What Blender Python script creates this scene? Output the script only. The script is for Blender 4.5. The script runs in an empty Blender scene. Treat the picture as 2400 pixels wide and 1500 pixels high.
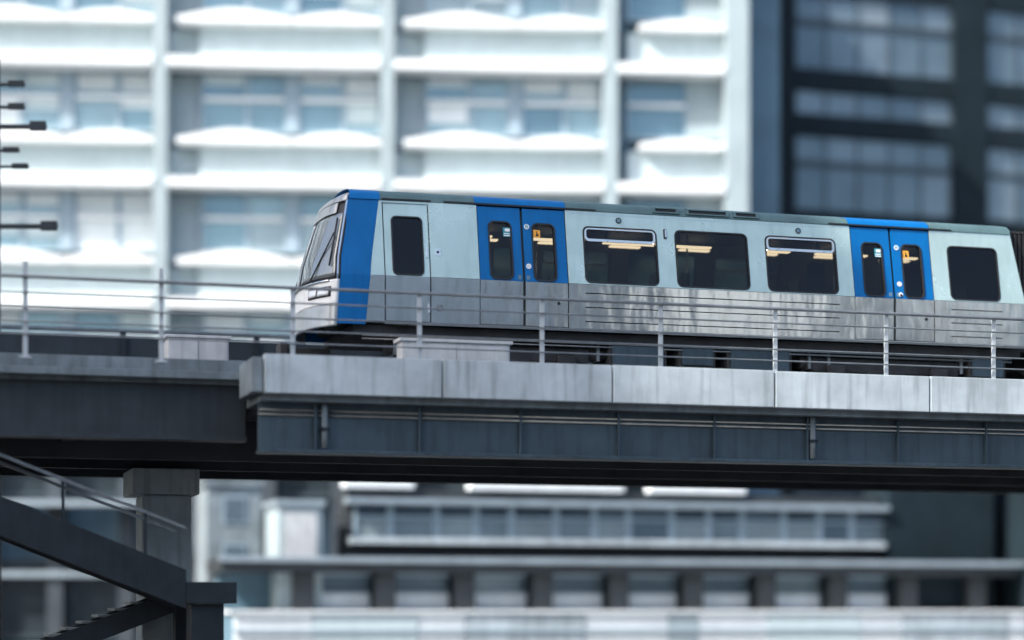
import bpy, bmesh, math, random
from mathutils import Vector
from mathutils.geometry import tessellate_polygon
R = math.radians
rnd = random.Random(7)
scene = bpy.context.scene
COL = scene.collection

# ------------------------------------------------------------------ camera
EYE = 1.7
cam = bpy.data.cameras.new('camera')
cam.lens = 75.0; cam.sensor_width = 36.0; cam.sensor_fit = 'HORIZONTAL'
cam.shift_y = 0.2833
cam.clip_start = 0.5; cam.clip_end = 3000
cam.dof.use_dof = True; cam.dof.focus_distance = 34.2; cam.dof.aperture_fstop = 0.17
camo = bpy.data.objects.new('camera', cam); COL.objects.link(camo)
camo.location = (0, 0, EYE); camo.rotation_euler = (R(90), 0, 0)
scene.camera = camo

# ------------------------------------------------------------------ light
SUN_AZ, SUN_EL = 236.0, 41.0          # degrees clockwise from +Y, above the horizon
world = bpy.data.worlds.new('World'); scene.world = world; world.use_nodes = True
wn = world.node_tree
sky = wn.nodes.new('ShaderNodeTexSky'); sky.sky_type = 'NISHITA'; sky.sun_disc = False
sky.sun_elevation = R(SUN_EL); sky.sun_rotation = R(SUN_AZ)
sky.air_density = 1.0; sky.dust_density = 3.0; sky.ozone_density = 0.6
wn.links.new(sky.outputs[0], wn.nodes['Background'].inputs[0])
wn.nodes['Background'].inputs[1].default_value = 0.15
sl = bpy.data.lights.new('sun', 'SUN'); sl.energy = 3.7; sl.angle = R(0.53); sl.color = (1.0, 0.965, 0.91)
so = bpy.data.objects.new('sun', sl); COL.objects.link(so)
sd = Vector((math.sin(R(SUN_AZ)) * math.cos(R(SUN_EL)), math.cos(R(SUN_AZ)) * math.cos(R(SUN_EL)), math.sin(R(SUN_EL))))
so.rotation_euler = (-sd).to_track_quat('-Z', 'Y').to_euler(); so.location = sd * 80
vs = scene.view_settings
vs.view_transform = 'Standard'; vs.look = 'None'; vs.exposure = 1.08; vs.gamma = 1.0; vs.use_curve_mapping = False
scene.cycles.max_bounces = 6; scene.cycles.use_denoising = True
scene.cycles.use_adaptive_sampling = True; scene.cycles.adaptive_threshold = 0.02

# ------------------------------------------------------------------ materials
def mat(name, col, rough=.6, metal=0., var=.12, scale=2.0, bump=0., bscale=30., coat=0., streak=0., col2=None, emit=None, estr=0., rvar=.08, bdist=.01, spec=.5, bst=None):
    m = bpy.data.materials.new(name); m.use_nodes = True
    nt = m.node_tree; N = nt.nodes; L = nt.links
    p = N['Principled BSDF']
    p.inputs['Metallic'].default_value = metal; p.inputs['Specular IOR Level'].default_value = spec
    p.inputs['Coat Weight'].default_value = coat; p.inputs['Coat Roughness'].default_value = .06
    tc = N.new('ShaderNodeTexCoord')
    no = N.new('ShaderNodeTexNoise'); no.inputs['Scale'].default_value = scale; no.inputs['Detail'].default_value = 4
    no.inputs['Roughness'].default_value = .6
    L.new(tc.outputs['Object'], no.inputs['Vector'])
    c2 = col2 if col2 else tuple(max(0, c * (1 - 2.2 * var)) for c in col)
    ramp = N.new('ShaderNodeValToRGB')
    ramp.color_ramp.elements[0].position = .33; ramp.color_ramp.elements[0].color = (*c2, 1)
    ramp.color_ramp.elements[1].position = .62; ramp.color_ramp.elements[1].color = (*col, 1)
    L.new(no.outputs['Fac'], ramp.inputs['Fac'])
    out = ramp.outputs['Color']
    if streak > 0:
        mp = N.new('ShaderNodeMapping'); mp.inputs['Scale'].default_value = (7, 7, .55)
        L.new(tc.outputs['Object'], mp.inputs['Vector'])
        n2 = N.new('ShaderNodeTexNoise'); n2.inputs['Scale'].default_value = 1.2; n2.inputs['Detail'].default_value = 5
        L.new(mp.outputs[0], n2.inputs['Vector'])
        mr = N.new('ShaderNodeMapRange'); mr.inputs['From Min'].default_value = .48; mr.inputs['From Max'].default_value = .72
        mr.inputs['To Min'].default_value = 1.0; mr.inputs['To Max'].default_value = 1 - streak
        L.new(n2.outputs['Fac'], mr.inputs['Value'])
        mx = N.new('ShaderNodeMix'); mx.data_type = 'RGBA'; mx.blend_type = 'MULTIPLY'; mx.inputs[0].default_value = 1
        L.new(out, mx.inputs[6]); L.new(mr.outputs[0], mx.inputs[7]); out = mx.outputs[2]
    L.new(out, p.inputs['Base Color'])
    rr_ = N.new('ShaderNodeMapRange'); rr_.inputs['To Min'].default_value = max(.02, rough - rvar); rr_.inputs['To Max'].default_value = rough + rvar
    L.new(no.outputs['Fac'], rr_.inputs['Value']); L.new(rr_.outputs[0], p.inputs['Roughness'])
    if bump > 0:
        nb = N.new('ShaderNodeTexNoise'); nb.inputs['Scale'].default_value = bscale; nb.inputs['Detail'].default_value = 4
        if bst:
            nb.inputs['Detail'].default_value = 1.0 if metal < .7 else 2.0
            bm_ = N.new('ShaderNodeMapping'); bm_.inputs['Scale'].default_value = bst
            L.new(tc.outputs['Object'], bm_.inputs['Vector']); L.new(bm_.outputs[0], nb.inputs['Vector'])
        else: L.new(tc.outputs['Object'], nb.inputs['Vector'])
        b = N.new('ShaderNodeBump'); b.inputs['Strength'].default_value = bump; b.inputs['Distance'].default_value = bdist
        L.new(nb.outputs['Fac'], b.inputs['Height']); L.new(b.outputs[0], p.inputs['Normal'])
    if emit:
        p.inputs['Emission Color'].default_value = (*emit, 1); p.inputs['Emission Strength'].default_value = estr
    return m

def glass(name, tint, refl=(.9, .95, 1), rough=.03, ior=1.5, haze=None, hz=.0):
    m = bpy.data.materials.new(name); m.use_nodes = True
    nt = m.node_tree; N = nt.nodes; L = nt.links; N.remove(N['Principled BSDF'])
    o = N['Material Output']
    tr = N.new('ShaderNodeBsdfTransparent'); tr.inputs[0].default_value = (*tint, 1)
    gl = N.new('ShaderNodeBsdfGlossy'); gl.inputs['Color'].default_value = (*refl, 1); gl.inputs['Roughness'].default_value = rough
    fr = N.new('ShaderNodeFresnel'); fr.inputs[0].default_value = ior
    tc = N.new('ShaderNodeTexCoord'); nz = N.new('ShaderNodeTexNoise'); nz.inputs['Scale'].default_value = 1.3
    L.new(tc.outputs['Object'], nz.inputs['Vector'])
    b = N.new('ShaderNodeBump'); b.inputs['Strength'].default_value = .12; b.inputs['Distance'].default_value = .02
    L.new(nz.outputs['Fac'], b.inputs['Height']); L.new(b.outputs[0], gl.inputs['Normal'])
    mx = N.new('ShaderNodeMixShader'); L.new(fr.outputs[0], mx.inputs[0])
    src = tr
    if haze:
        df = N.new('ShaderNodeBsdfDiffuse'); df.inputs[0].default_value = (*haze, 1)
        m2 = N.new('ShaderNodeMixShader'); m2.inputs[0].default_value = hz
        L.new(tr.outputs[0], m2.inputs[1]); L.new(df.outputs[0], m2.inputs[2]); src = m2
    L.new(src.outputs[0], mx.inputs[1]); L.new(gl.outputs[0], mx.inputs[2]); L.new(mx.outputs[0], o.inputs[0])
    return m

M = {}
M['body'] = mat('pale_teal_coachwork', (.56, .70, .635), .26, .5, .07, .9, streak=.10, rvar=.07)
M['steel'] = mat('brushed_steel_panel', (.50, .525, .525), .16, .82, .06, 1.4, bump=.30, bscale=2.4, bdist=.03, streak=.14, rvar=.05, bst=(1.3, 1, .5))
M['roof'] = mat('teal_grey_roof', (.10, .175, .18), .5, .2, .10, 1.5, streak=.12)
M['blue'] = mat('blue_gloss_paint', (.0, .130, .385), .36, 0, .06, 1.1, coat=.0, streak=.12, spec=.28)
M['rubber'] = mat('black_rubber', (.012, .013, .014), .55, 0, .1, 8)
M['liner'] = mat('dark_interior_panel', (.10, .115, .11), .6, 0, .1, 3)
M['alu'] = mat('satin_aluminium', (.66, .73, .75), .3, .6, .05, 5)
M['glass'] = glass('tinted_train_glass', (.205, .21, .20), ior=1.42)
M['far_glass'] = glass('far_side_train_glass', (.62, .74, .70), ior=1.4)
M['screen'] = glass('windscreen_glass', (.10, .12, .12), ior=2.1, haze=(.32, .36, .38), hz=.5)  # grey diffuse share painted in for the pale reflection on the glass
M['lamp'] = mat('warm_ceiling_lamp', (.9, .8, .6), .4, 0, .01, 2, emit=(1.0, .77, .55), estr=10.0)
M['white'] = mat('white_enamel', (.78, .80, .80), .35, 0, .04, 5)
M['orange'] = mat('orange_sticker', (.85, .38, .04), .5, 0, .03, 9)
M['cyan'] = mat('blue_green_sticker', (.02, .22, .28), .5, 0, .03, 9)
M['black'] = mat('black_mark', (.01, .01, .012), .6, 0, .1, 9)
M['under'] = mat('dirty_underframe', (.040, .042, .045), .75, .1, .25, 4, bump=.2)
M['seat'] = mat('seat_fabric', (.22, .30, .32), .85, 0, .15, 12)
M['chrome'] = mat('chrome_trim', (.72, .74, .76), .15, 1, .05, 4)
M['front'] = mat('front_mask_grey', (.42, .45, .47), .3, .3, .12, 2.5, streak=.15)
M['lens'] = mat('headlamp_lens', (.72, .75, .78), .12, .2, .03, 8)

M['conc'] = mat('pale_concrete', (.52, .60, .64), .8, 0, .14, 1.0, bump=.25, bscale=14, streak=.34)
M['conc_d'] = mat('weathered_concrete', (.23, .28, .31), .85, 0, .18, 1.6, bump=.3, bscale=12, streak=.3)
M['girder'] = mat('dark_blue_steel_girder', (.062, .098, .125), .5, .2, .15, 1.2, bump=.1, streak=.3)
M['soffit'] = mat('dark_soffit', (.05, .06, .07), .8, 0, .2, 1.2)
M['ballast'] = mat('track_slab', (.12, .125, .13), .9, 0, .2, 3, bump=.3)
M['railgrey'] = mat('galvanised_rail', (.24, .26, .27), .42, .6, .12, 6)
M['post'] = mat('pale_grey_post_paint', (.50, .55, .58), .5, 0, .08, 6, streak=.15)
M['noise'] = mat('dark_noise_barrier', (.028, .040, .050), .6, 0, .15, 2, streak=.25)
M['cab'] = mat('light_grey_cabinet', (.60, .62, .63), .5, 0, .06, 3, streak=.2)
M['darkst'] = mat('charcoal_steel', (.022, .031, .040), .5, .3, .15, 3, streak=.2)

M['fwhite'] = mat('white_facade_stone', (.84, .87, .88), .7, 0, .04, 1.2, streak=.08)
M['fpale'] = mat('pale_blue_spandrel', (.61, .72, .74), .65, 0, .05, .8, streak=.10)
M['fpier'] = mat('pale_pier_cladding', (.36, .44, .47), .6, 0, .05, .9, streak=.12)
M['frec'] = mat('slate_blue_recess', (.13, .23, .30), .6, 0, .1, .9, streak=.15)
M['fframe'] = mat('grey_blue_window_frame', (.34, .44, .51), .45, .1, .06, 3)
M['fglass'] = [mat('facade_glass_%d' % i, c, .08, .25, .10, .5, bump=.05, bscale=1.0, rvar=.02) for i, c in enumerate(
    [(.22, .35, .41), (.28, .41, .46), (.17, .29, .36), (.32, .41, .44)])]
M['blind'] = mat('white_roller_blind', (.72, .78, .80), .8, 0, .04, 2)
M['fbase'] = mat('shaded_base_tone', (.055, .070, .085), .5, 0, .15, 2, streak=.15)  # shade over the lower storeys is put into this dark tone
M['dwall'] = mat('slate_dark_cladding', (.012, .024, .032), .7, .0, .15, .8, streak=.2, spec=.2)
M['dglass'] = [mat('office_glass_%d' % i, c, .12, .3, .10, .6, rvar=.03) for i, c in enumerate(
    [(.15, .21, .25), (.20, .26, .30), (.12, .175, .215), (.30, .35, .37)])]
M['dframe'] = mat('dark_mullion', (.06, .085, .105), .5, .2, .1, 3)
M['pwhite'] = mat('white_render', (.80, .85, .87), .75, 0, .05, 1.5, streak=.12)
M['pdark'] = mat('dark_fascia', (.03, .037, .043), .6, 0, .12, 2)
M['pmetal'] = mat('pale_metal_gutter', (.40, .48, .53), .4, .4, .08, 2)
M['pglass'] = [mat('pavilion_glass_%d' % i, c, .12, .25, .1, .7, rvar=.03) for i, c in enumerate(
    [(.16, .22, .27), (.24, .31, .35), (.10, .14, .18), (.33, .40, .43)])]
M['shopglass'] = mat('dark_shop_glass', (.035, .05, .06), .25, 0, .15, 1)
M['asphalt'] = mat('asphalt', (.05, .052, .055), .9, 0, .15, 3, bump=.3, bscale=60)
M['paving'] = mat('pale_paving', (.42, .43, .43), .85, 0, .12, 2, bump=.2, bscale=20)
M['brick_b'] = mat('grey_render', (.20, .21, .22), .85, 0, .12, .8, streak=.2)
M['brick_c'] = mat('warm_grey_stone', (.27, .27, .265), .85, 0, .12, .8, streak=.2)

# ------------------------------------------------------------------ helpers
def mk(name, verts, faces, m, parent=None, smooth=False, z0=0.0, recalc=True):
    me = bpy.data.meshes.new(name)
    me.from_pydata([(v[0], v[1], v[2] - z0) for v in verts], [], faces)
    if recalc:
        bm = bmesh.new(); bm.from_mesh(me)
        bmesh.ops.recalc_face_normals(bm, faces=bm.faces); bm.to_mesh(me); bm.free()
    if smooth:
        for p in me.polygons: p.use_smooth = True
    me.materials.append(m)
    o = bpy.data.objects.new(name, me); COL.objects.link(o)
    if parent: o.parent = parent
    return o

def boxes_mesh(bxs, bevel=0.0):
    bm = bmesh.new()
    for (x0, x1, y0, y1, z0, z1) in bxs:
        b2 = bmesh.new()
        vs_ = [b2.verts.new(p) for p in ((x0,y0,z0),(x1,y0,z0),(x1,y1,z0),(x0,y1,z0),(x0,y0,z1),(x1,y0,z1),(x1,y1,z1),(x0,y1,z1))]
        for f in ((3,2,1,0),(4,5,6,7),(0,1,5,4),(1,2,6,5),(2,3,7,6),(3,0,4,7)): b2.faces.new([vs_[i] for i in f])
        if bevel: bmesh.ops.bevel(b2, geom=b2.edges[:], offset=bevel, segments=2, affect='EDGES', profile=.6)
        tmp = bpy.data.meshes.new('t'); b2.to_mesh(tmp); b2.free(); bm.from_mesh(tmp); bpy.data.meshes.remove(tmp)
    return bm

def box(name, x0, x1, y0, y1, z0, z1, m, parent=None, bevel=0.0, zr=0.0):
    bm = boxes_mesh([(x0, x1, y0, y1, z0 - zr, z1 - zr)], bevel)
    me = bpy.data.meshes.new(name); bm.to_mesh(me); bm.free(); me.materials.append(m)
    o = bpy.data.objects.new(name, me); COL.objects.link(o)
    if parent: o.parent = parent
    return o

def boxset(name, bxs, m, parent=None, bevel=0.0, zr=0.0):
    bm = boxes_mesh([(a, b, c, d, e - zr, f - zr) for (a, b, c, d, e, f) in bxs], bevel)
    me = bpy.data.meshes.new(name); bm.to_mesh(me); bm.free(); me.materials.append(m)
    o = bpy.data.objects.new(name, me); COL.objects.link(o)
    if parent: o.parent = parent
    return o

def cyl(name, p0, p1, r, m, parent=None, seg=14, zr=0.0, smooth=True, r1=None):
    p0 = Vector(p0); p1 = Vector(p1); d = (p1 - p0).normalized()
    a = d.orthogonal().normalized(); b = d.cross(a); r1 = r if r1 is None else r1
    vs_ = []; fs = []
    for i in range(seg):
        t = 2 * math.pi * i / seg; v = a * math.cos(t) + b * math.sin(t)
        vs_.append(p0 + v * r); vs_.append(p1 + v * r1)
    for i in range(seg):
        j = (i + 1) % seg; fs.append((2*i, 2*j, 2*j+1, 2*i+1))
    fs.append(tuple(2*i for i in range(seg))[::-1]); fs.append(tuple(2*i+1 for i in range(seg)))
    o = mk(name, vs_, fs, m, parent, False, zr)
    if smooth:
        for p in o.data.polygons[:seg]: p.use_smooth = True
    return o

def thing(name, label, cat, loc=(0, 0, 0), rz=0, group=None):
    o = bpy.data.objects.new(name, None); COL.objects.link(o); o.empty_display_size = .3
    o.location = loc; o.rotation_euler = (0, 0, rz); tag(o, label, cat, group); return o

def tag(o, label, cat, group=None):
    o['label'] = label; o['category'] = cat
    if group: o['group'] = group
    return o

KIDS = {}
def copy_obj(o, parent, dx=0, dy=0, dz=0):
    c = o.copy(); COL.objects.link(c); c.parent = parent
    c.location = (o.location.x + dx, o.location.y + dy, o.location.z + dz)
    for ch in KIDS.get(o.name, ()): copy_obj(ch, c)
    return c

# train / viaduct frame: t along the track (away to the right), n across it (away from the camera), z height above the street
PHI = math.atan(5000 / 16800.0)
P0 = (-1.98, 33.0)
def tn(t, n): return (P0[0] + math.cos(PHI) * t - math.sin(PHI) * n, P0[1] + math.sin(PHI) * t + math.cos(PHI) * n)

# ------------------------------------------------------------------ ground
g = mk('ground', [(-900, -500, 0), (900, -500, 0), (900, 1500, 0), (-900, 1500, 0)], [(0, 1, 2, 3)], M['asphalt']); g['kind'] = 'structure'
pv = bpy.data.objects.new('pavement', None); COL.objects.link(pv); pv['kind'] = 'structure'
pv.location = (*tn(0, 0), 0); pv.rotation_euler = (0, 0, PHI)
box('paving_slab', -45, 60, 10.5, 17.5, -.05, .12, M['paving'], pv)
box('kerb', -45, 60, 10.3, 10.497, -.05, .13, M['conc'], pv)

# ------------------------------------------------------------------ viaduct
ZD = 5.02      # deck top
via = thing('metro_viaduct', 'elevated metro viaduct with pale concrete edge panels over dark steel girders', 'viaduct', (*tn(0, 0), 0), PHI)
T0, T1, TS = -42.0, 60.0, -2.25
box('deck_slab', T0, T1, -.55, 7.0, 4.62, ZD, M['ballast'], via)
box('walkway_slab', TS, T1, -1.98, -.553, 4.70, ZD + .02, M['conc_d'], via)
L_ = 3.0; k = 0; t = TS
while t < T1 - 1:
    L_ = 2.62
    box('edge_panel', t + .012, t + L_ - .012, -2.16, -1.985, 4.79 + .001 * (k % 3), 5.345 + .004 * ((k * 7) % 3), M['conc'], via, .012)
    t += L_; k += 1
box('fascia_girder', TS, T1, -1.72, -1.60, 4.02, 4.697, M['girder'], via)
box('girder_flange', TS, T1, -1.86, -1.46, 3.965, 4.017, M['girder'], via, .008)
for i in range(40):
    tt = TS + .8 + i * 1.55
    box('girder_stiffener', tt, tt + .03, -1.80, -1.723, 4.02, 4.69, M['girder'], via)
for n in (.6, 2.9, 5.2):
    box('inner_girder', T0, T1, n, n + .16, 4.0, 4.617, M['soffit'], via)
box('far_girder', T0, T1, 6.72, 6.86, 4.17, 4.617, M['girder'], via)
for i in range(26):
    tt = T0 + 2 + i * 3.9
    box('cross_beam', tt, tt + .22, -.3, 6.7, 4.22, 4.612, M['soffit'], via)
for z_ in (4.52, 4.585):
    cyl('conduit', (TS, -1.75, z_), (T1, -1.75, z_), .018, M['railgrey'], via, 8)
for tt in (-1.3, 6.4, 14.2):
    cyl('drain_pipe', (tt, -1.80, 4.05), (tt, -1.80, 4.72), .045, M['conc_d'], via, 10)
    box('pipe_clip', tt - .07, tt + .07, -1.86, -1.74, 4.3, 4.34, M['darkst'], via)
# left part: set back edge, ledge and deep girder, shade put into their darker colours
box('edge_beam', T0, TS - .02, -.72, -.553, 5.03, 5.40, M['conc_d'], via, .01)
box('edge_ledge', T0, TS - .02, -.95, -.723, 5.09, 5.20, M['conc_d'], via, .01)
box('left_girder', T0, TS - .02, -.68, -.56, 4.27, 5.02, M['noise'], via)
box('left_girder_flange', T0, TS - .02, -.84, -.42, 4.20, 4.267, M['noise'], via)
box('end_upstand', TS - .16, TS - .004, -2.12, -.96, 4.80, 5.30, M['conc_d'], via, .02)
# far noise barrier
for i in range(42):
    tt = -42 + i * 2.42
    box('barrier_panel', tt + .02, tt + 2.40, 6.60, 6.70, ZD + .002, 6.62, M['noise'], via)
    box('barrier_post', tt - .05, tt + .05, 6.50, 6.597, ZD + .002, 6.70, M['darkst'], via)
box('barrier_coping', T0, T1, 6.55, 6.78, 6.705, 6.76, M['conc_d'], via, .01)
box('cable_trough', T0, T1, 5.35, 5.75, ZD + .002, 5.62, M['conc_d'], via, .02)
# concrete piers with capitals
def pier(t, n, w, zc, label):
    x, y = tn(t, n)
    p = thing('viaduct_pier', label, 'pier', (x, y, 0), PHI, 'concrete piers of the viaduct')
    box('shaft', -w/2, w/2, -.45, .45, 0, zc - .42, M['conc'], p, .05)
    box('capital', -w/2 - .18, w/2 + .10, -.7, .7, zc - .419, zc, M['conc'], p, .03)
pier(-3.0, 3.1, .80, 3.99, 'pale concrete viaduct pier with a wider capital behind the stair')
pier(-24.0, 3.1, .86, 3.99, 'concrete viaduct pier beyond the left edge of the picture')
pier(18.5, 3.1, .86, 3.99, 'concrete viaduct pier beyond the right edge of the picture')
# rails
for trk, c in (('near', 1.30), ('far', 4.75)):
    for s in (-1, 1):
        o = boxset('track_rail', [(T0, T1, c + s*.72 - .035, c + s*.72 + .035, .13, .17), (T0, T1, c + s*.72 - .012, c + s*.72 + .012, .03, .13), (T0, T1, c + s*.72 - .07, c + s*.72 + .07, .004, .03)], M['railgrey'])
        o.location = (*tn(0, 0), ZD); o.rotation_euler = (0, 0, PHI)
        tag(o, '%s steel running rail of the %s metro track' % ('front' if s < 0 else 'rear', 'nearer' if trk == 'near' else 'farther'), 'rail')

# railing along the walkway
rl = thing('walkway_railing', 'grey pipe railing with pale posts along the viaduct edge in front of the train', 'railing', (*tn(0, 0), ZD), PHI)
NR = -1.72
for z, r in ((6.362, .026), (6.142, .014), (5.925, .014), (5.735, .012), (5.56, .012)):
    cyl('rail', (T0, NR, z), (T1, NR, z), r, M['railgrey'], rl, 10, ZD)
post0 = None
for i in range(-20, 27):
    tt = 3.93 + 1.892 * i
    if post0 is None:
        post0 = boxset('post', [(-.034, .034, NR + .03, NR + .06, .0, 1.345), (-.08, .08, NR + .01, NR + .12, .0, .03)], M['post'], rl, .006)
        post0.location = (tt, 0, .022)
    else:
        copy_obj(post0, rl).location = (tt, 0, .022 if tt > TS else .2)
# cabinets on the deck
def cabinet(t0, t1, n0, n1, z1, label):
    x, y = tn((t0 + t1)/2, (n0 + n1)/2); w = (t1 - t0)/2; d = (n1 - n0)/2
    c = thing('trackside_cabinet', label, 'cabinet', (x, y, ZD + .022), PHI)
    h = z1 - ZD - .022
    box('cabinet_body', -w, w, -d, d, .06, h - .05, M['cab'], c, .015)
    box('cabinet_roof', -w - .04, w + .04, -d - .04, d + .04, h - .049, h, M['cab'], c, .01)
    box('plinth', -w + .03, w - .03, -d + .03, d - .03, 0, .059, M['conc_d'], c)
    for s in (-1, 1):
        dd = box('cabinet_door', (-w + .03) if s < 0 else .01, -.01 if s < 0 else w - .03, -d - .02, -d - .002, .10, h - .09, M['cab'], c, .005)
        box('handle', -.05 if s < 0 else .03, -.03 if s < 0 else .05, -d - .045, -d - .022, h*.5 - .06, h*.5 + .06, M['rubber'], dd)
cabinet(-2.95, -1.95, 2.9, 3.6, 6.22, 'tall light grey trackside cabinet standing just left of the train nose')
cabinet(.05, 1.75, -.95, -.62, 5.80, 'low light grey equipment box on the walkway under the cab door')

# ------------------------------------------------------------------ train
ZR = ZD + .17          # top of rail
ZW, ZG, ZS = 6.885, 8.09, 6.18
TA = math.tan(R(10.5)); CW = 2.6
def taper(t): return max(0., 1.03 - t) * .030
def nf(t, z): return taper(t) + max(0., z - ZW) * TA
def rr(t0, t1, z0, z1, r, seg=5):
    pts = []
    for (cx, cz, a0) in ((t1 - r, z0 + r, -90), (t1 - r, z1 - r, 0), (t0 + r, z1 - r, 90), (t0 + r, z0 + r, 180)):
        for i in range(seg + 1):
            a = R(a0 + 90. * i / seg); pts.append((cx + r * math.cos(a), cz + r * math.sin(a)))
    return pts
def inset_rr(w, d, r=None): return rr(w[0] + d, w[1] - d, w[2] + d, w[3] - d, max(.02, (w[4] if r is None else r) - d))
def plate(name, parent, outer, holes, m, off=0., th=.03, far=False, fn=nf):
    loops = [outer] + holes
    flat = [p for l in loops for p in l]
    tris = tessellate_polygon([[Vector((p[0], p[1], 0)) for p in l] for l in loops])
    nn = len(flat)
    def P(p, d):
        n = fn(*p) + off + d
        return (p[0], CW - n if far else n, p[1])
    vs_ = [P(p, 0) for p in flat] + [P(p, th) for p in flat]
    fs = []
    for tr in tris:
        a, b, c = [flat[i] for i in tr]
        ar = (b[0]-a[0])*(c[1]-a[1]) - (b[1]-a[1])*(c[0]-a[0])
        if abs(ar) < 1e-9: continue
        q = tuple(tr) if (ar > 0) else tuple(reversed(tr))
        fs.append(q); fs.append(tuple(i + nn for i in reversed(q)))
    base = 0
    for l in loops:
        for i in range(len(l)):
            j = (i + 1) % len(l); fs.append((base + i, base + nn + i, base + nn + j, base + j))
        base += len(l)
    return mk(name, vs_, fs, m, parent, False, ZR)
def quad(t0, t1, z0, z1): return [(t0, z0), (t1, z0), (t1, z1), (t0, z1)]
def disc(t, z, r, seg=14): return [(t + r*math.cos(2*math.pi*i/seg), z + r*math.sin(2*math.pi*i/seg)) for i in range(seg)]

car = thing('metro_car', 'silver and blue metro car with raked cab front crossing the viaduct', 'train', (*tn(0, 0), ZR), PHI, 'cars of the metro train')

CABW = (.150, .655, 6.90, 7.85, .085)
DW = [(1.715, 2.105, 6.90, 7.85, .10), (2.432, 2.825, 6.90, 7.85, .10)]
DW2 = [(8.165, 8.555, 6.90, 7.83, .10), (8.895, 9.275, 6.90, 7.83, .10)]
WIN = [(3.287, 4.548, 6.905, 7.845, .10), (4.853, 6.130, 6.905, 7.860, .10), (6.434, 7.705, 6.905, 7.855, .10)]
W4 = (9.750, 10.695, 6.905, 7.845, .10)
GAP = .014
def tl_front(z): # forward edge of the blue stripe
    if z >= 7.15: return -.684 + (z - 7.15) / 1.03 * .195
    return -.75 + (z - 6.1) / 1.05 * .066
def tr_front(z): # its rear edge
    if z >= 7.15: return -.180 + (z - 7.15) / 1.03 * .166
    return -.285 + (z - 6.1) / 1.05 * .105
zz_up = [ZW + i * (ZG - ZW) / 6 for i in range(7)]
zz_lo = [ZS - .06 + i * (ZW - ZS + .06) / 4 for i in range(5)]

def window_unit(parent, w, hopper=False, rec=.012, gl='glass', far=False, pname='window'):
    o = plate(pname, parent, rr(*w), [inset_rr(w, .024)], M['rubber'], -.006, .04, far)
    if hopper:
        zb = w[2] + (w[3] - w[2]) * .735
        ho = (w[0] + .030, w[1] - .030, zb, w[3] - .030, .075)
        plate('hopper_frame', o, rr(*ho), [rr(ho[0] + .030, ho[1] - .030, ho[2] + .042, ho[3] - .022, .045)], M['alu'], -.010, .03, far)
        plate('pane', o, rr(ho[0] + .020, ho[1] - .020, ho[2] + .030, ho[3] - .015, .045), [], M[gl], rec + .004, .004, far)
        plate('pane', o, rr(w[0] + .018, w[1] - .018, w[2] + .018, zb + .012, .06), [], M[gl], rec, .004, far)
    else:
        plate('pane', o, inset_rr(w, .016), [], M[gl], rec, .004, far)
    return o

# --- blue front stripe, both sides
for far in (False, True):
    pts = [(tl_front(z), z) for z in zz_up] ; pts2 = [(tr_front(z), z) for z in reversed(zz_up)]
    plate('front_stripe_panel', car, [(p[0], p[1]) for p in pts2[::-1]] + [p for p in pts[::-1]], [], M['blue'], 0, .04, far)
    pts = [(tl_front(z), z) for z in zz_lo]; pts2 = [(tr_front(z), z) for z in zz_lo]
    plate('front_stripe_panel', car, pts2 + pts[::-1], [], M['blue'], 0, .04, far)
    for zs in (zz_lo, zz_up):
        a = [(tl_front(z) - .030, z) for z in zs]; b = [(tl_front(z) - .002, z) for z in zs]
        plate('front_trim', car, b + a[::-1], [], M['chrome'], .004, .05, far)
    # cab side panels
    b = [(tr_front(z) + .003, z) for z in zz_up]
    plate('cab_panel', car, [(.018, ZW + .004), (.018, ZG)] + b[::-1], [], M['body'], 0, .04, far)
    zc_ = [ZS, 6.4, 6.65, ZW]
    b = [(tr_front(z) + .003, z) for z in zc_]
    plate('cab_panel', car, [(.018, ZS), (.018, ZW)] + b[::-1], [], M['steel'], 0, .04, far)
    plate('cab_panel', car, quad(.758, 1.03, ZW + .004, ZG), [], M['body'], 0, .04, far)
    plate('cab_panel', car, quad(.758, 1.03, ZS, ZW), [], M['steel'], 0, .04, far)

# --- cab door
cd = plate('cab_door', car, quad(.018 + GAP + .006, .755 - GAP, ZW + .001, 8.05), [rr(*CABW)], M['body'], .008, .03)
plate('door_lower_panel', cd, quad(.018 + GAP + .006, .755 - GAP, ZS + .012, ZW - .001), [], M['steel'], .008, .03)
window_unit(cd, CABW, rec=.02)
plate('door_handle', cd, rr(.690, .722, 7.20, 7.37, .012), [], M['alu'], -.012, .02)
plate('door_handle', cd, rr(.700, .735, 6.33, 6.47, .012), [], M['alu'], -.012, .02)
plate('cab_panel', car, quad(.018, .755, 8.058, ZG), [], M['body'], 0, .04)
plate('lock_plate', car, quad(.835, .925, 7.235, 7.345), [disc(.88, 7.29, .022)], M['alu'], -.006, .006)
plate('lock_plate', car, quad(.850, .935, 6.36, 6.46), [disc(.892, 6.41, .020)], M['railgrey'], -.006, .006)
plate('lock_core', car, disc(.88, 7.29, .021), [], M['black'], -.004, .003)
plate('cab_panel', car, quad(.018, .755, ZW + .004, ZG), [CABW and rr(*CABW)], M['body'], 0, .04, True)
window_unit(car, CABW, rec=.02, gl='far_glass', far=True)
plate('cab_panel', car, quad(.018, .755, ZS, ZW), [], M['steel'], 0, .04, True)

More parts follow.
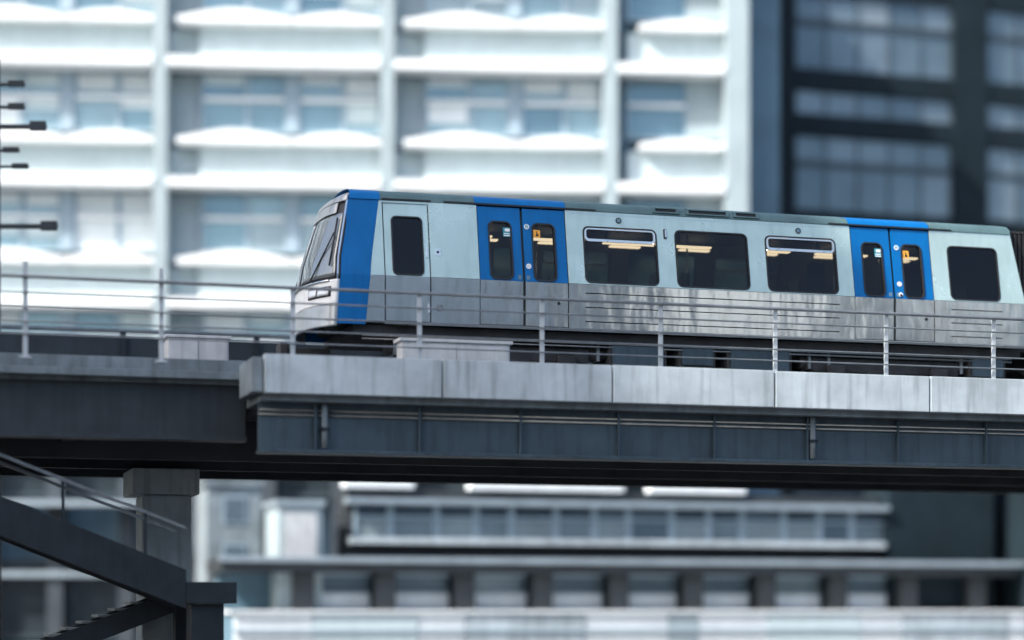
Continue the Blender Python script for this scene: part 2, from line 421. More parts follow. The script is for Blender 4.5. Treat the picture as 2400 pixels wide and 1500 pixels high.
def side(t0, t1, wins, hop, grooves, far, parent, dx=0., rake=0.):
    """upper panel with windows and lower slotted panel between t0 and t1"""
    sh = lambda w: (w[0] + dx, w[1] + dx, w[2], w[3], w[4])
    ws = [sh(w) for w in wins]
    t0 += dx; t1 += dx
    up = [(t0, ZW + .004), (t1 + rake, ZW + .004), (t1, ZG), (t0, ZG)]
    plate('side_panel', parent, up, [rr(*w) for w in ws], M['body'], 0, .04, far)
    sl = []
    if grooves:
        for z in (6.742, 6.518, 6.292): sl.append(quad(grooves[0] + dx, grooves[1] + dx, z - .008, z + .008))
    plate('lower_side_panel', parent, [(t0, ZS), (t1 + rake*1.15, ZS), (t1 + rake, ZW - .003), (t0, ZW - .003)], sl, M['steel'], 0, .02, far)
    for i, w in enumerate(ws): window_unit(parent, w, hop[i], gl='far_glass' if far else 'glass', far=far)

def doors(t0, t1, wins, parent, far=False, dx=0., marks=True):
    tm = (t0 + t1) / 2 + dx; t0 += dx; t1 += dx
    for i, w in enumerate(wins):
        w = (w[0] + dx, w[1] + dx, w[2], w[3], w[4])
        a, b = (t0 + GAP, tm - .022) if i == 0 else (tm + .022, t1 - GAP)
        d = plate('passenger_door', parent, quad(a, b, ZW + .002, 8.075), [rr(*w)], M['blue'], .010, .03, far)
        plate('door_lower_panel', d, quad(a, b, ZS + .012, ZW - .002), [], M['steel'], .010, .03, far)
        window_unit(d, w, rec=.02, gl='far_glass' if far else 'glass', far=far)
        if far or not marks: continue
        if i == 0:
            s0 = w[1] - .145; zt = w[3] - .10
            st = plate('sticker', d, rr(s0, s0 + .125, zt - .15, zt, .012), [], M['cyan'], .006, .002)
            plate('sticker_mark', st, rr(s0 + .03, s0 + .115, zt - .065, zt - .015, .02), [], M['white'], .004, .002)
            plate('sticker_mark', st, rr(s0 + .012, s0 + .113, zt - .108, zt - .092, .006), [], M['white'], .004, .002)
            plate('sticker_mark', st, rr(s0 + .012, s0 + .113, zt - .140, zt - .124, .006), [], M['white'], .004, .002)
        else:
            s0 = w[0] + .022; zt = w[3] - .115
            st = plate('sticker', d, rr(s0, s0 + .122, zt - .125, zt, .012), [], M['orange'], .006, .002)
            plate('sticker_mark', st, [(s0 + .07, zt - .02), (s0 + .055, zt - .02), (s0 + .062, zt - .065), (s0 + .045, zt - .085), (s0 + .05, zt - .105), (s0 + .095, zt - .105), (s0 + .098, zt - .08), (s0 + .082, zt - .06)][::-1], [], M['black'], .004, .002)
            for zc, r in ((w[3] - .07, .043), (w[2] + .235, .043)):
                s = plate('round_sticker', d, disc(w[0] - .075, zc, r, 18), [], M['white'], .003, .003)
                plate('sticker_mark', s, disc(w[0] - .075, zc, r * .62, 14), [disc(w[0] - .075, zc - .006, r * .3, 10)], M['cyan'] if zc > 7.4 else M['cab'], .001, .0015)
            plate('keyhole', d, disc(w[1] + .02, 6.56, .026), [], M['black'], .004, .004)
        plate('door_mark', d, rr(tm + (-.10 if i == 0 else .04), tm + (-.045 if i == 0 else .095), 6.915, 6.985, .012), [], M['frec'], .006, .003)

for far in (False, True):
    side(1.03, 1.54, [], [], None, far, car)
    doors(1.54, 3.01, DW, car, far)
    side(3.01, 7.98, WIN, [True, False, True], (3.284, 7.707), far, car)
    doors(7.98, 9.45, DW2, car, far)
    side(9.45, 10.98, [W4], [False], (9.757, 10.715), far, car, rake=.17)
    # dark liner behind the joints
    fl = lambda t, z: .085 + max(0., z - ZW) * TA
    allw = [DW[0], DW[1], *WIN, DW2[0], DW2[1], W4]
    plate('inner_lining', car, quad(1.10, 11.0, ZW - .02, 8.06), [inset_rr(w, .012) for w in allw], M['liner'], 0, .03, far, fn=fl)
    plate('inner_lining', car, quad(-.25, 1.08, ZW - .02, 8.06), [inset_rr(CABW, .012)], M['liner'], .06, .03, far, fn=nf)
    plate('inner_lining', car, quad(-.55, 11.1, ZS + .02, ZW - .022), [], M['liner'], .05, .02, far, fn=lambda t, z: taper(t))
# last sticker: arrow disc low on the rear leaf of the second door pair
plate('round_sticker', car, disc(8.83, 6.955, .040, 16), [], M['white'], .004, .003)
plate('round_sticker', car, disc(8.835, 6.94, .026, 12), [], M['black'], .001, .002)
# thin trims
for far in (False, True):
    plate('skirt_trim', car, quad(.02, 11.15, ZS - .045, ZS - .008), [], M['railgrey'], -.008, .05, far)
    for a, b in ((.02, .80), (1.012, 3.523), (7.60, 9.86)):
        plate('door_gutter', car, quad(a, b, 8.100, 8.124), [], M['rubber'], -.022, .05, far)
    for a, b in ((.03, 1.50), (3.03, 7.95), (9.47, 10.98)):
        plate('cant_rail', car, quad(a, b, 8.040, 8.046), [], M['fframe'], -.002, .003, far)
for t_, z_ in ((3.911, 7.962), (7.049, 7.957)):
    s = plate('loudspeaker', car, disc(t_, z_, .050, 18), [], M['rubber'], -.008, .01)
    plate('grille', s, disc(t_, z_, .033, 16), [], M['frec'], -.011, .004)
s = plate('door_lamp', car, rr(4.668, 4.722, 7.70, 7.865, .015), [], M['rubber'], -.012, .015)
plate('lamp_lens', s, rr(4.690, 4.716, 7.725, 7.855, .01), [], M['alu'], -.018, .008)

# --- roof
RP = [(.211, 8.094), (.245, 8.175), (.345, 8.245), (.60, 8.305), (.95, 8.345), (1.30, 8.36)]
RPF = RP + [(CW - n, z) for n, z in RP[-2::-1]]
def roof(name, t0, t1, m, parent, slant0=0., slant1=0.):
    vs_ = []; fs = []; N = len(RPF)
    for (t, sl_) in ((t0, slant0), (t1, slant1)):
        for (n, z) in RPF:
            tp = taper(t); nn = n + tp * (1.3 - n) / 1.3
            vs_.append((t + sl_ * (z - 8.09), nn, z))
    for i in range(N - 1): fs.append((i, i + 1, N + i + 1, N + i))
    o = mk(name, vs_, fs, m, parent, True, ZR); return o
def ftop(t): return t
roof('roof_panel', -.505, -.014, M['blue'], car, .19, .10)
roof('roof_panel', -.012, 1.512, M['roof'], car, .10, 0)
roof('roof_panel', 1.515, 3.018, M['blue'], car)
roof('roof_panel', 3.021, 7.958, M['roof'], car)
roof('roof_panel', 7.961, 9.452, M['blue'], car)
roof('roof_panel', 9.455, 10.98, M['roof'], car)
for a, b in ((4.50, 4.96), (5.08, 5.83), (5.91, 6.36)):
    vf_ = lambda t, z: .211 + (z - 8.094) * .55
    v = plate('roof_vent', car, quad(a, b, 8.128, 8.222), [quad(a + .05, b - .05, 8.148, 8.204)], M['roof'], -.03, .05, fn=vf_)
    plate('vent_grille', v, quad(a + .05, b - .05, 8.148, 8.204), [], M['rubber'], -.012, .02, fn=vf_)

# --- interior
def interior(parent, t0, t1, bulk=None):
    box('floor', t0, t1, .12, 2.48, 6.19, 6.24, M['liner'], parent, zr=ZR)
    box('ceiling', t0, t1, .36, 2.24, 8.02, 8.05, M['liner'], parent, zr=ZR)
    box('end_wall', t1 - .04, t1, .32, 2.28, 6.245, 8.018, M['liner'], parent, zr=ZR)
    box('cab_bulkhead' if bulk else 'end_wall', t0, t0 + .04, .32, 2.28, 6.245, 8.018, M['liner'], parent, zr=ZR)
    for i in range(int((t1 - t0) / 1.26)):
        a = t0 + .25 + 1.26 * i
        box('ceiling_light', a, a + .62 + .16 * (i % 3), .74, .86, 7.69, 7.72, M['lamp'], parent, .008, ZR)
        box('ceiling_light', a + .5, a + 1.04, 1.86, 1.98, 7.84, 7.87, M['lamp'], parent, .008, ZR)
        st = box('lamp_bracket', a + .02, a + .06, .76, .84, 7.721, 8.018, M['liner'], parent, zr=ZR)
    for i, a in enumerate((3.35, 4.3, 5.2, 6.4, 7.2, 9.9)):
        if not (t0 < a < t1): continue
        for n in (.45, 1.75):
            s = boxset('passenger_seat', [(a, a + .42, n, n + .42, 6.62, 6.70), (a + (.38 if i % 2 else -.02), a + (.44 if i % 2 else .04), n, n + .42, 6.70, 7.22)], M['seat'], parent, .02, ZR)
    for a in (1.75, 2.85, 8.2, 9.3, 5.5):
        if t0 < a < t1: cyl('grab_pole', (a, 1.25, 6.245), (a, 1.25, 8.015), .016, M['alu'], parent, 8, ZR)
interior(car, 1.09, 10.95, True)
box('cab_console', -.5, -.15, .35, 2.25, 6.25, 6.95, M['liner'], car, .03, ZR)
box('driver_seat', .35, .75, 1.0, 1.5, 6.45, 7.2, M['seat'], car, .04, ZR)

# --- front end
def half(z):
    pts = [(6.05, 1.30 - nf(-.6, 6.2))] + [(z_, 1.3 - (nf(-.55, z_))) for z_ in (6.5, ZW, 7.4, 8.09)] + [(8.175, 1.3 - .29), (8.245, 1.3 - .39), (8.305, 1.3 - .64), (8.345, .35)]
    for (a, b), (c, d) in zip(pts, pts[1:]):
        if z <= c: return b + (d - b) * max(0, z - a) / (c - a)
    return pts[-1][1]
def bulge(z): return .34 if z < 6.75 else .34 - .20 * ((z - 6.75) / 1.6) ** 1.2
def fp(w, z, out=0.):
    te = tl_front(z) - .032 if z < 8.15 else tl_front(8.15) - .032 + (z - 8.15) * 1.6
    return (te - bulge(z) * (1 - abs(w) ** 2.6) - out, 1.3 + w * half(z), z)
def front(name, w0, w1, z0, z1, m, parent, out=0., nw=16, nz=14, th=0.):
    vs_ = []; fs = []
    for j in range(nz + 1):
        for i in range(nw + 1): vs_.append(fp(w0 + (w1 - w0) * i / nw, z0 + (z1 - z0) * j / nz, out))
    for j in range(nz):
        for i in range(nw):
            a = j * (nw + 1) + i; fs.append((a, a + 1, a + nw + 2, a + nw + 1))
    if th:
        N = len(vs_); vs_ += [(x + th, y, z) for x, y, z in vs_]
        fs += [tuple(q + N for q in reversed(f)) for f in fs]
        ring = list(range(nw + 1)) + [r * (nw + 1) + nw for r in range(1, nz + 1)] + [nz * (nw + 1) + i for i in range(nw - 1, -1, -1)] + [r * (nw + 1) for r in range(nz - 1, 0, -1)]
        for i in range(len(ring)):
            a, b = ring[i], ring[(i + 1) % len(ring)]; fs.append((a, a + N, b + N, b))
    return mk(name, vs_, fs, m, parent, True, ZR)
front('front_skirt', -1, 1, 6.08, 6.42, M['front'], car, th=.05)
front('front_mask', -1, 1, 6.423, 6.80, M['white'], car, th=.05)
front('windscreen_frame', -1, 1, 6.803, 8.06, M['rubber'], car, out=-.03, th=.03)
front('windscreen', -.965, -.06, 6.85, 7.86, M['screen'], car, th=.01)
front('windscreen', .06, .965, 6.85, 7.86, M['screen'], car, th=.01)
front('destination_box', -.80, .80, 7.885, 8.05, M['front'], car, out=.004, th=.02)
front('front_roof_cap', -1, 1, 8.063, 8.345, M['front'], car, th=.03)
for s in (-1, 1):
    h = front('headlight', s * .93, s * .48, 6.54, 6.70, M['rubber'], car, out=.015, nw=6, nz=3, th=.03)
    front('lens', s * .91, s * .72, 6.56, 6.68, M['lens'], h, out=.03, nw=5, nz=3, th=.015)
    front('lens', s * .69, s * .50, 6.56, 6.68, M['lens'], h, out=.03, nw=5, nz=3, th=.015)
    a = fp(s * .55, 6.83, .04); b = fp(s * .93, 7.55, .05)
    wi = cyl('wiper', a, b, .012, M['rubber'], car, 8, ZR)
    c1 = fp(s * .92, 7.02, .04); c2 = fp(s * .935, 7.78, .04)
    cyl('wiper_blade', c1, c2, .016, M['rubber'], wi, 8, ZR)
    front('screen_glint', s * .90, s * .12, 7.60, 7.70, M['white'], car, out=-.012, nw=8, nz=2, th=.004)  # white strip behind the glass, there for bright reflected patches
front('grab_bar', -.9, .9, 6.775, 6.80, M['chrome'], car, out=.03, nz=1, th=.03)
boxset('coupler', [(-1.32, -.6, 1.18, 1.42, 5.66, 5.86), (-1.42, -1.3, 1.08, 1.52, 5.60, 5.92)], M['under'], car, .02, ZR)

# --- running gear
def bogie(t, parent, dx=0.):
    t += dx
    b = boxset('bogie', [(t - 1.35, t + 1.35, .30, .48, 5.66, 5.90), (t - .35, t + .35, .28, .50, 5.48, 5.70), (t - 1.35, t + 1.35, 2.12, 2.30, 5.66, 5.90), (t - .2, t + .2, .48, 2.12, 5.70, 5.98)], M['under'], parent, .03, ZR)
    for q in (-.95, .95):
        for n0, n1 in ((.515, .635), (1.965, 2.085)):
            w = cyl('wheel', (t + q, n0, ZR + .40), (t + q, n1, ZR + .40), .40, M['under'], b, 28, ZR)
        cyl('axle', (t + q, .25, ZR + .40), (t + q, 2.35, ZR + .40), .09, M['under'], b, 10, ZR)
        box('axle_box', t + q - .16, t + q + .16, .20, .296, ZR + .24, ZR + .58, M['under'], b, .03, ZR)
def underframe(parent, dx=0.):
    box('underframe', -.45 + dx, 11.15 + dx, .18, 2.42, 6.00, 6.13, M['under'], parent, zr=ZR)
    for a, b, z in ((3.75, 4.75, 5.55), (4.95, 5.6, 5.62), (5.8, 6.95, 5.52), (10.2, 10.9, 5.6)):
        o = box('equipment_box', a + dx, b + dx, .22, 1.0, z, 5.998, M['under'], parent, .025, ZR)
        box('box_lid', a + dx + .06, b + dx - .06, .195, .217, z + .06, 5.95, M['girder'], o, .005, ZR)
bogie(2.1, car); bogie(8.7, car); underframe(car)
for z_, n_ in ((5.97, .20), (5.92, .215)):
    cyl('brake_pipe', (-.3, n_, z_), (11.0, n_, z_), .016, M['railgrey'], car, 8, ZR)
for a in (.1, .62, 3.45, 7.15, 7.5, 9.95):
    cyl('air_tank', (a, .42, 5.82), (a + .30, .42, 5.82), .11, M['under'], car, 14, ZR)
    box('tank_bracket', a + .12, a + .17, .28, .56, 5.70, 5.998, M['railgrey'], car, zr=ZR)
# gangway bellows between the cars
for i in range(7):
    a = 11.02 + i * .085
    boxset('gangway_fold', [(a, a + .055, .30, .36, 6.2, 8.12), (a, a + .055, 2.24, 2.30, 6.2, 8.12), (a, a + .055, .30, 2.30, 8.121, 8.18)], M['rubber'], car, .015, ZR)
boxset('gangway_tunnel', [(10.99, 11.60, .34, .40, 6.2, 8.10), (10.99, 11.60, 2.20, 2.26, 6.2, 8.10), (10.99, 11.60, .34, 2.26, 6.12, 6.19)], M['rubber'], car, 0, ZR)

# --- second car behind it
car2 = thing('metro_car', 'trailing silver and blue metro car behind the leading one', 'train', (*tn(10.6, 0), ZR), PHI, 'cars of the metro train')
for far in (False, True):
    side(1.03, 1.54, [], [], None, far, car2)
    doors(1.54, 3.01, DW, car2, far, marks=False)
    side(3.01, 7.98, WIN, [True, False, True], (3.284, 7.707), far, car2)
    doors(7.98, 9.45, DW2, car2, far, marks=False)
    side(9.45, 10.98, [W4], [False], (9.757, 10.715), far, car2, rake=.17)
    plate('inner_lining', car2, quad(1.10, 11.0, ZW - .02, 8.06), [inset_rr(w, .012) for w in allw], M['liner'], 0, .03, far, fn=fl)
    plate('inner_lining', car2, quad(1.1, 11.1, ZS + .02, ZW - .022), [], M['liner'], .05, .02, far, fn=lambda t, z: taper(t))
roof('roof_panel', 1.03, 1.512, M['roof'], car2); roof('roof_panel', 1.515, 3.018, M['blue'], car2); roof('roof_panel', 3.021, 7.958, M['roof'], car2)
roof('roof_panel', 7.961, 9.452, M['blue'], car2); roof('roof_panel', 9.455, 10.98, M['roof'], car2)
interior(car2, 1.06, 10.95); bogie(2.4, car2); bogie(8.7, car2)
box('underframe', 1.05, 11.15, .18, 2.42, 6.00, 6.13, M['under'], car2, zr=ZR)

# ------------------------------------------------------------------ pale office building behind the viaduct
FR = R(3.63)
fb = thing('office_building', 'pale blue white office block with bright ledges and window bands behind the train', 'building', (-3.6, 60.0, 0), FR)
FH = 3.36
LV = [10.24 + FH * k for k in range(-1, 5)]         # ledge heights
PIERS = [-24.9, -18.7, -12.45, -6.2, .1, 6.38]
box('rear_wall', -25, 10.3, .72, 11, 0.1, 24.6, M['frec'], fb)
box('link_wall', 10.32, 11.55, 1.6, 11, 0.1, 24.6, M['frec'], fb)  # shade of the set back wall put into its darker blue
box('corner_pier', 9.62, 10.30, -.42, .71, 6.6, 24.6, M['fpier'], fb, .03)
box('roof_coping', -25.1, 10.4, -.5, 1.0, 24.61, 25.1, M['fwhite'], fb)
for u in PIERS:
    box('pier', u - .19, u + .19, -.42, .71, 6.6, 24.6, M['fpier'], fb, .02)
def facade_window(u0, u1, z0, z1, kind, mull=True):
    w = u1 - u0; fw = .07; vf, vb = .36, .50
    um = u0 + w * .54
    bs = [(u0, u1, vf, vb, z0, z0 + fw), (u0, u1, vf, vb, z1 - fw, z1), (u0, u0 + fw, vf, vb, z0 + fw, z1 - fw), (u1 - fw, u1, vf, vb, z0 + fw, z1 - fw)]
    zt = z0 + (z1 - z0) * .56
    if mull: bs.append((um - .06, um + .06, vf, vb, z0 + fw, z1 - fw))
    f = boxset('window', bs, M['fframe'], fb)
    tr = box('transom', u0 + fw + .004, u1 - fw - .004, vf - .10, vf + .06, zt - .05, zt + .05, M['fwhite'], f)
    cols = [(u0 + fw, um - .06), (um + .06, u1 - fw)] if mull else [(u0 + fw, u1 - fw)]
    for i, (a, b) in enumerate(cols):
        for (c, d) in ((z0 + fw, zt - .055), (zt + .055, z1 - fw)):
            m = M['fglass'][2] if kind == 'dark' else (M['blind'] if kind == 'blind' else M['fglass'][rnd.choice((0, 0, 1, 1, 3, 2)) if not i else rnd.choice((0, 1, 1, 3))])
            box('pane', a + .002, b - .002, .42, .45, c + .002, d - .002, m, f)
            if kind == '' and rnd.random() < .5:
                hh = (d - c) * rnd.uniform(.25, .9)
                box('roller_blind', a + .03, b - .03, .405, .417, d - hh, d - .01, M['blind'] if rnd.random() < .4 else M['fpale'], f)
def arched(u0, u1, z, h):
    n = 12; prof = [(u0 + (u1 - u0) * i / n, z + .16 + (h - .16) * math.sin(math.pi * min(1, max(0, i / n))) ** 1.3) for i in range(n + 1)]
    vs_ = [(u, -.40, zz) for u, zz in prof] + [(u, .33, zz) for u, zz in prof] + [(u, -.40, z) for u, _ in prof] + [(u, .33, z) for u, _ in prof]
    N = n + 1; fs = []
    for i in range(n):
        fs += [(i, i + 1, N + i + 1, N + i), (2*N + i, 3*N + i, 3*N + i + 1, 2*N + i + 1), (i, 2*N + i, 2*N + i + 1, i + 1), (N + i, N + i + 1, 3*N + i + 1, 3*N + i)]
    fs += [(0, N, 3*N, 2*N), (n, 2*N + n, 3*N + n, N + n)]
    return mk('window_sill', vs_, fs, M['fwhite'], fb)
for bi in range(len(PIERS)):
    a = PIERS[bi] + .192; last = bi == len(PIERS) - 1
    b = (PIERS[bi + 1] - .192) if not last else 9.618
    r0 = a + (.86 if not last else .32)                     # recess strip beside each pier
    for li, L in enumerate(LV):
        box('ledge', a, b, -.46, .30, L - .13, L + .13, M['fwhite'], fb, .012)
        box('spandrel', r0, b, .05, .30, L + .132, L + 1.09, M['fpale'], fb)
        box('spandrel', a, r0 - .004, .42, .60, L + .132, L + 1.09, M['fpale'] if not last else M['frec'], fb)
        if not last:
            mid = (r0 + b) / 2 + .05
            arched(a + .25, mid - .02, L + 1.092, .40); arched(mid + .02, b, L + 1.092, .34)
        else:
            arched(r0 + .3, b, L + 1.092, .30)
        zt, zb = L - .135, L - .135 - 1.70
        box('recess_panel', a, r0 - .004, .50, .66, zb - .3, zt, M['fpier'] if not last else M['frec'], fb)
        if last:
            facade_window(r0, r0 + 1.75, zb, zt, 'dark', False)
            box('window_post', r0 + 1.752, b, .30, .52, zb, zt, M['fpier'], fb)
        else:
            box('window_post', mid - .16, mid + .16, .28, .60, zb, zt, M['fframe'], fb)
            facade_window(r0, mid - .162, zb, zt, '')
            facade_window(mid + .162, b, zb, zt, 'blind' if (bi == 2 and li == 2) else '')
# ground storeys, shade put into their dark colour
for i in range(18):
    u = -25 + i * 1.96
    box('base_pier', u, u + .42, -.30, .70, .12, 6.3, M['fbase'], fb)
    w = boxset('shop_window', [(u + .43, u + 1.95, .1, .2, .9, 1.0), (u + .43, u + 1.95, .1, .2, 3.0, 3.12), (u + .43, u + 1.95, .1, .2, 4.85, 4.97)], M['dframe'], fb)
    box('pane', u + .45, u + 1.93, .2, .24, 1.0, 2.995, M['shopglass'], w)
    box('pane', u + .45, u + 1.93, .2, .24, 4.975, 6.2, M['shopglass'], w)
box('base_band', -25, 10.3, -.36, .70, 6.302, 6.60, M['fbase'], fb)
box('canopy_edge', -25, -6.5, -1.3, -.32, 4.55, 4.70, M['pmetal'], fb)
box('string_course', -25, -6.5, -.42, -.31, 2.62, 2.78, M['pmetal'], fb)

# ------------------------------------------------------------------ dark glass office at the right, parallel with the viaduct
db = thing('glass_office', 'dark slate office block with banded grey blue windows at upper right', 'building', (8.93, 70.0, 0), PHI)
box('core_wall', 0, 34, .4, 14, .1, 31, M['dwall'], db)
ST = 4.66
ZONES = [(.38, 6.15), (7.42, 13.4), (14.6, 20.5), (21.7, 27.6)]
for z0, z1 in [(0, .377), (6.153, 7.417), (13.403, 14.597), (20.503, 21.697), (27.603, 34)]:
    box('wall_pier', z0, z1, -.12, .398, .1, 31, M['dwall'], db)
for (ua, ub) in ZONES:
    for k in range(-3, 4):
        zb = 14.88 + ST * k
        if zb < .3: continue
        box('spandrel', ua, ub, -.05, .398, zb - .70, zb - .002, M['dwall'], db)
        box('spandrel', ua, ub, -.05, .398, zb + 2.462, zb + 3.16, M['dwall'], db)
        for (za, zc, tr) in ((zb, zb + 2.46, zb + 1.55), (zb + 3.162, zb + 3.95, None)):
            nc = 5; cw = (ub - ua) / nc
            for i in range(nc):
                a = ua + cw * i; b = a + cw; fw = .03
                bs = [(a, b, .05, .16, za, za + fw), (a, b, .05, .16, zc - fw, zc), (a, a + fw, .05, .16, za + fw, zc - fw), (b - fw, b, .05, .16, za + fw, zc - fw)]
                if tr: bs.append((a + fw, b - fw, .03, .16, tr - .11, tr + .11))
                f = boxset('window', bs, M['dframe'], db)
                for (c, d) in (((za + fw, tr - .112), (tr + .112, zc - fw)) if tr else ((za + fw, zc - fw),)):
                    box('pane', a + fw + .002, b - fw - .002, .10, .13, c + .002, d - .002, M['dglass'][rnd.choice((0, 0, 1, 1, 2, 3))], f)

# ------------------------------------------------------------------ low pavilion seen under the viaduct
pb = thing('low_pavilion', 'long low glazed pavilion with white plinth seen under the viaduct', 'building', (-7.28, 52.0, 0), PHI)
PE = 21.4
box('plinth_core', .25, PE, -1.5, 1.8, .12, 1.60, M['frec'], pb)
u = .25; i = 0
while u < PE - .5:
    w_ = (1.9, 2.6, 1.2, 3.1, 2.2, .8)[i % 6]; e = min(PE, u + w_)
    box('plinth_panel', u, e - .02, -1.58 - .02 * (i % 2), -1.502, .13, 1.615, (M['pwhite'], M['fpale'], M['pwhite'], M['conc'], M['pwhite'], M['fpier'])[i % 6], pb, .01)
    u = e; i += 1
box('kick_rail', .25, PE, -1.66, -1.605, 1.16, 1.24, M['fframe'], pb)
box('plinth_coping', .15, PE + .05, -1.68, .2, 1.622, 1.69, M['pwhite'], pb, .01)
box('back_wall', .3, PE, 1.2, 1.78, 1.692, 2.95, M['frec'], pb)
box('soffit', .1, PE + .3, -.55, 1.8, 2.62, 2.86, M['pdark'], pb)
box('gutter', .05, PE + 2.5, -.70, -.552, 2.87, 3.0, M['pmetal'], pb, .02)
box('roof_deck', .1, PE + .3, -.55, 1.8, 2.862, 2.95, M['pdark'], pb)
for i in range(10):
    u = 2.2 + 2.05 * i
    box('column', u - .26, u + .26, -.28, .1, 1.692, 2.618, M['pdark'], pb, .04)
    if i < 9:
        w = boxset('window', [(u + .28, u + 1.77, .30, .40, 1.70, 1.76), (u + .28, u + 1.77, .30, .40, 2.10, 2.15), (u + .28, u + 1.77, .30, .40, 2.56, 2.615)], M['fframe'], pb)
        box('pane', u + .285, u + 1.765, .40, .43, 2.152, 2.558, M['pglass'][rnd.choice((0, 1))], w)
        box('infill_panel', u + .285, u + 1.765, .33, .37, 1.762, 2.098, M['pwhite'], w)
        box('side_window', u + .285, u + 1.765, .44, .46, 1.70, 2.6, M['frec'], w)
# upper gallery
box('gallery_wall', 3.45, 18.1, .55, 1.78, 2.96, 4.75, M['pdark'], pb)
box('gallery_sill', 3.45, 18.1, .12, .548, 3.36, 3.52, M['conc'], pb, .01)
box('gallery_eaves', 3.35, 18.2, .05, .548, 4.36, 4.50, M['pmetal'], pb, .01)
i = 0; u = 3.6
while u < 17.6:
    cw = (.92, 1.18, 1.02)[i % 3]
    w = boxset('window', [(u, u + .07, .42, .53, 3.522, 4.358), (u + cw - .07, u + cw, .42, .53, 3.522, 4.358), (u + .07, u + cw - .07, .42, .53, 4.02, 4.07)], M['fframe'], pb)
    box('pane', u + .072, u + cw - .072, .48, .51, 3.524, 4.018, M['pglass'][rnd.choice((0, 1, 1, 3))], w)
    box('pane', u + .072, u + cw - .072, .48, .51, 4.072, 4.356, M['pglass'][rnd.choice((0, 2, 2))], w)
    u += cw + .02; i += 1
for a, b in ((3.3, 5.1), (6.55, 10.7), (11.4, 14.1)):
    box('roof_coping', a, b, .2, .6, 4.752, 4.98, M['pwhite'], pb, .03)  # white segments standing in for bright strips of light

def block(name, label, cat, u0, u1, v0, v1, z1, m, cap=None):
    cx, cy = (u0 + u1)/2, (v0 + v1)/2
    x = -7.28 + math.cos(PHI)*cx - math.sin(PHI)*cy; y = 52.0 + math.sin(PHI)*cx + math.cos(PHI)*cy
    t_ = thing(name, label, cat, (x, y, 0), PHI); w = (u1-u0)/2; d = (v1-v0)/2
    box('wall', -w, w, -d, d, .1, z1 - .15, m, t_, .02); box('roof_slab', -w - .08, w + .08, -d - .08, d + .08, z1 - .149, z1, cap or M['pmetal'], t_, .015)
    return t_, w, d
b1, w, d = block('stair_tower', 'pale grey stair tower between the pier and the pavilion', 'tower', .15, 1.55, 2.1, 4.0, 5.0, M['conc_d'], M['conc_d'])
dd = box('door', -.45, .45, -d - .03, -d - .004, .12, 2.2, M['dframe'], b1)
for zz in (2.7, 3.9):
    w_ = box('window', -.3, .3, -d - .03, -d - .004, zz, zz + .7, M['fframe'], b1); box('pane', -.25, .25, -d - .04, -d - .032, zz + .05, zz + .65, M['pglass'][0], w_)
b2, w, d = block('lift_shaft', 'small white lift housing at the left end of the pavilion gallery', 'shaft', 1.62, 2.72, .1, 1.9, 4.42, M['fpier'])
box('lift_door', -.4, .4, -d - .03, -d - .004, 3.0, 4.1, M['cab'], b2)
b3, w, d = block('dark_warehouse', 'warehouse under the right end of the viaduct with deep shadow put into its dark walls', 'building', 21.9, 33, -1.2, 6, 7.0, M['dwall'], M['pdark'])  # dark wall colour stands for deep shadow on this building mass
for i in range(4):
    for zz in (1.2, 3.6):
        w_ = box('window', -4.9 + i*2.6, -3.4 + i*2.6, -d - .03, -d - .004, zz, zz + 1.3, M['dframe'], b3)
        box('pane', -4.82 + i*2.6, -3.48 + i*2.6, -d - .04, -d - .032, zz + .08, zz + 1.22, M['pglass'][2], w_)
b4, w, d = block('dark_annexe', 'flat roofed annexe right of the gallery with deep shadow put into its dark walls', 'building', 18.22, 21.4, .2, 1.78, 5.6, M['dwall'], M['pdark'])  # deep shadow carried by the dark wall colour here too
b4.location.z = 0

# ------------------------------------------------------------------ steel stair at lower left
sx, sy = tn(-3.1, 0)
st = thing('steel_staircase', 'dark steel staircase descending to a landing at lower left', 'staircase', (sx, sy, 0), PHI)
def bar(name, p, q, hgt, n0, n1, m):
    vs_ = [(p[0], n0, p[1]), (q[0], n0, q[1]), (q[0], n0, q[1] + hgt), (p[0], n0, p[1] + hgt)]
    vs_ += [(a, n1, c) for a, _, c in vs_]
    return mk(name, vs_, [(0,1,2,3), (7,6,5,4), (0,4,5,1), (1,5,6,2), (2,6,7,3), (3,7,4,0)], m, st)
SL = .385
for n in (-.35, .95):
    bar('stringer', (-5.4, 1.78 + 5.4*SL), (.0, 1.72), .58, n, n + .08, M['darkst'])
    bar('handrail', (-5.4, 2.9 + 5.4*SL), (.0, 2.9), .05, n + .01, n + .06, M['railgrey'])
for i in range(22):
    a = -.12 - i * .24; z = 2.10 + (-a) * SL
    box('tread', a - .27, a, -.267, .947, z - .04, z, M['railgrey'], st)
    if i % 5 == 2: box('baluster', a - .02, a + .02, -.33, -.29, z - .05, z + .83, M['darkst'], st)
box('landing', .004, .75, -.4, 2.5, 1.80, 2.12, M['darkst'], st, .01)
box('column', .08, .58, -.25, .25, .0, 1.797, M['darkst'], st, .02)
box('column', .15, .45, 2.0, 2.3, .0, 1.797, M['darkst'], st, .02)
for n in (1.15, 2.35):
    bar('stringer', (-4.2, .02), (0., 1.66), .34, n, n + .08, M['darkst'])
for i in range(16):
    a = -.12 - i * .25; z = 1.98 + a * .40
    box('tread', a - .27, a, 1.232, 2.347, z - .04, z, M['railgrey'], st)

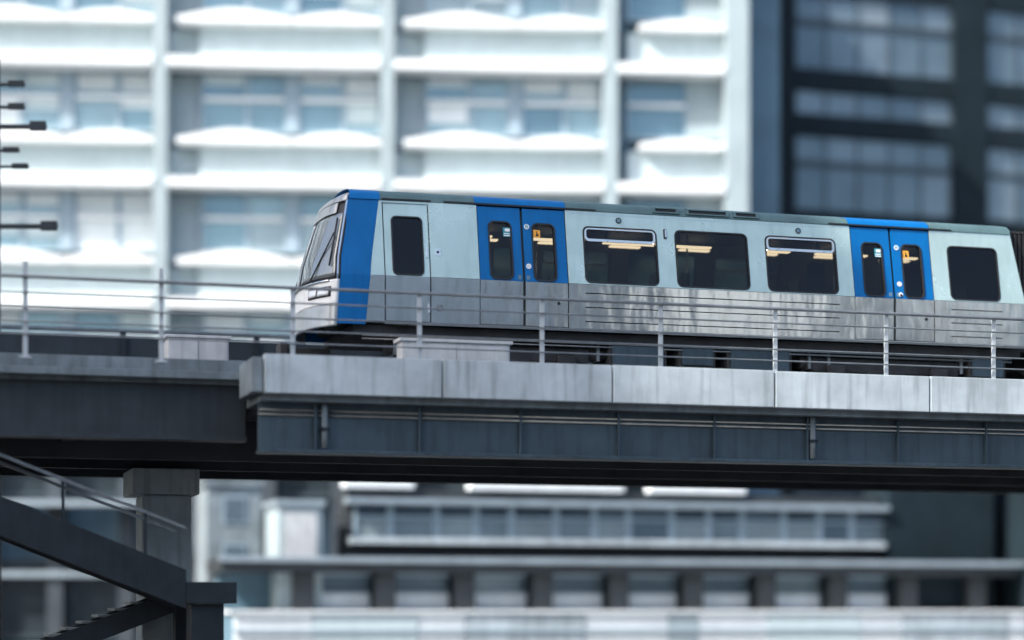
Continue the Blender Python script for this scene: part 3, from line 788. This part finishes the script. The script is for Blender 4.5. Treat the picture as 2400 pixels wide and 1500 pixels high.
# ------------------------------------------------------------------ mast at the left edge
mx_, my_ = tn(-5.15, 8.3)
ms = thing('signal_mast', 'dark steel mast with short cross arms at the left edge', 'mast', (mx_, my_, 0), 0)
cyl('pole', (-.25, 0, 0), (-.25, 0, 11.9), .085, M['darkst'], ms, 12, r1=.06)
for z, l, th in ((11.4, .55, .06), (10.98, .55, .06), (10.62, .95, .09), (10.18, .45, .05), (9.88, .62, .05), (8.78, 1.15, .09)):
    box('cross_arm', -.32, -.25 + l, -.14, -.09, z - th/2, z + th/2, M['darkst'], ms, .01)
    box('signal_head', -.25 + l - .30, -.25 + l, -.22, -.142, z - th, z + th, M['darkst'], ms, .015)

# ------------------------------------------------------------------ buildings around the camera (they shade and mirror in the train)
def plain_block(name, label, x0, x1, y0, y1, h, m, faces, group=None):
    t_ = thing(name, label, 'building', ((x0+x1)/2, (y0+y1)/2, 0)); w = (x1-x0)/2; d = (y1-y0)/2
    box('wall', -w, w, -d, d, 0.05, h, m, t_)
    box('roof_coping', -w - .2, w + .2, -d - .2, d + .2, h + .002, h + .4, M['conc_d'], t_)
    if 'n' in faces:
        proto = None
        nx = int(2*w/3.2); nz = int(h/3.4)
        for i in range(nx):
            for j in range(nz):
                x = -w + 1.0 + i * (2*w - .4)/nx; z = 1.2 + 3.4*j
                if proto is None:
                    proto = box('window', 0, 1.5, d + .003, d + .05, 0, 1.6, M['dframe'], t_); KIDS[proto.name] = [box('pane', .08, 1.42, d + .052, d + .07, .08, 1.52, M['fglass'][1], proto)]; proto.location = (x, 0, z)
                else: copy_obj(proto, t_).location = (x, 0, z)
    if 'e' in faces:
        for i in range(3):
            for j in range(10):
                y = -d + 1 + i*2.8; z = 2 + 3.6*j
                f = box('window', w + .003, w + .05, y, y + 1.5, z, z + 1.7, M['dframe'], t_); box('pane', w + .052, w + .07, y + .08, y + 1.42, z + .08, z + 1.62, M['fglass'][0], f)
    return t_
plain_block('tower_block', 'unseen tall grey tower block placed at the left to shade the viaduct', -47, -31.5, 9.4, 17.2, 46, M['brick_b'], 'e')  # out of view, placed and sized so its shadow covers the viaduct's left part
plain_block('street_building', 'grey rendered street building behind the camera to the left', -34, 6, -32, -20, 17, M['brick_c'], 'n')
plain_block('street_building', 'long pale stone street building behind the camera', 8, 37.5, -33, -21, 20, M['pwhite'], 'n')
plain_block('street_building', 'narrow dark rendered street building behind the camera', 38, 44.5, -33, -20, 22, M['brick_b'], 'n')
bd = plain_block('street_building', 'dark rendered street building behind the camera between two side streets', 53, 62, -33, -20, 21, M['brick_b'], 'n')
be = plain_block('street_building', 'stone street building behind the camera to the far right', 67, 90, -33, -20, 18, M['brick_c'], 'n')
box('reflector_gable', -4.75, -4.503, -6.4, 6.4, .1, 24.5, M['pwhite'], bd)  # added unseen white wall, sunlit to brighten reflections in the steel panels
box('reflector_gable', -11.75, -11.503, -6.4, 6.4, .1, 24.5, M['pwhite'], be)  # second added wall, another sunlit reflector for the train side
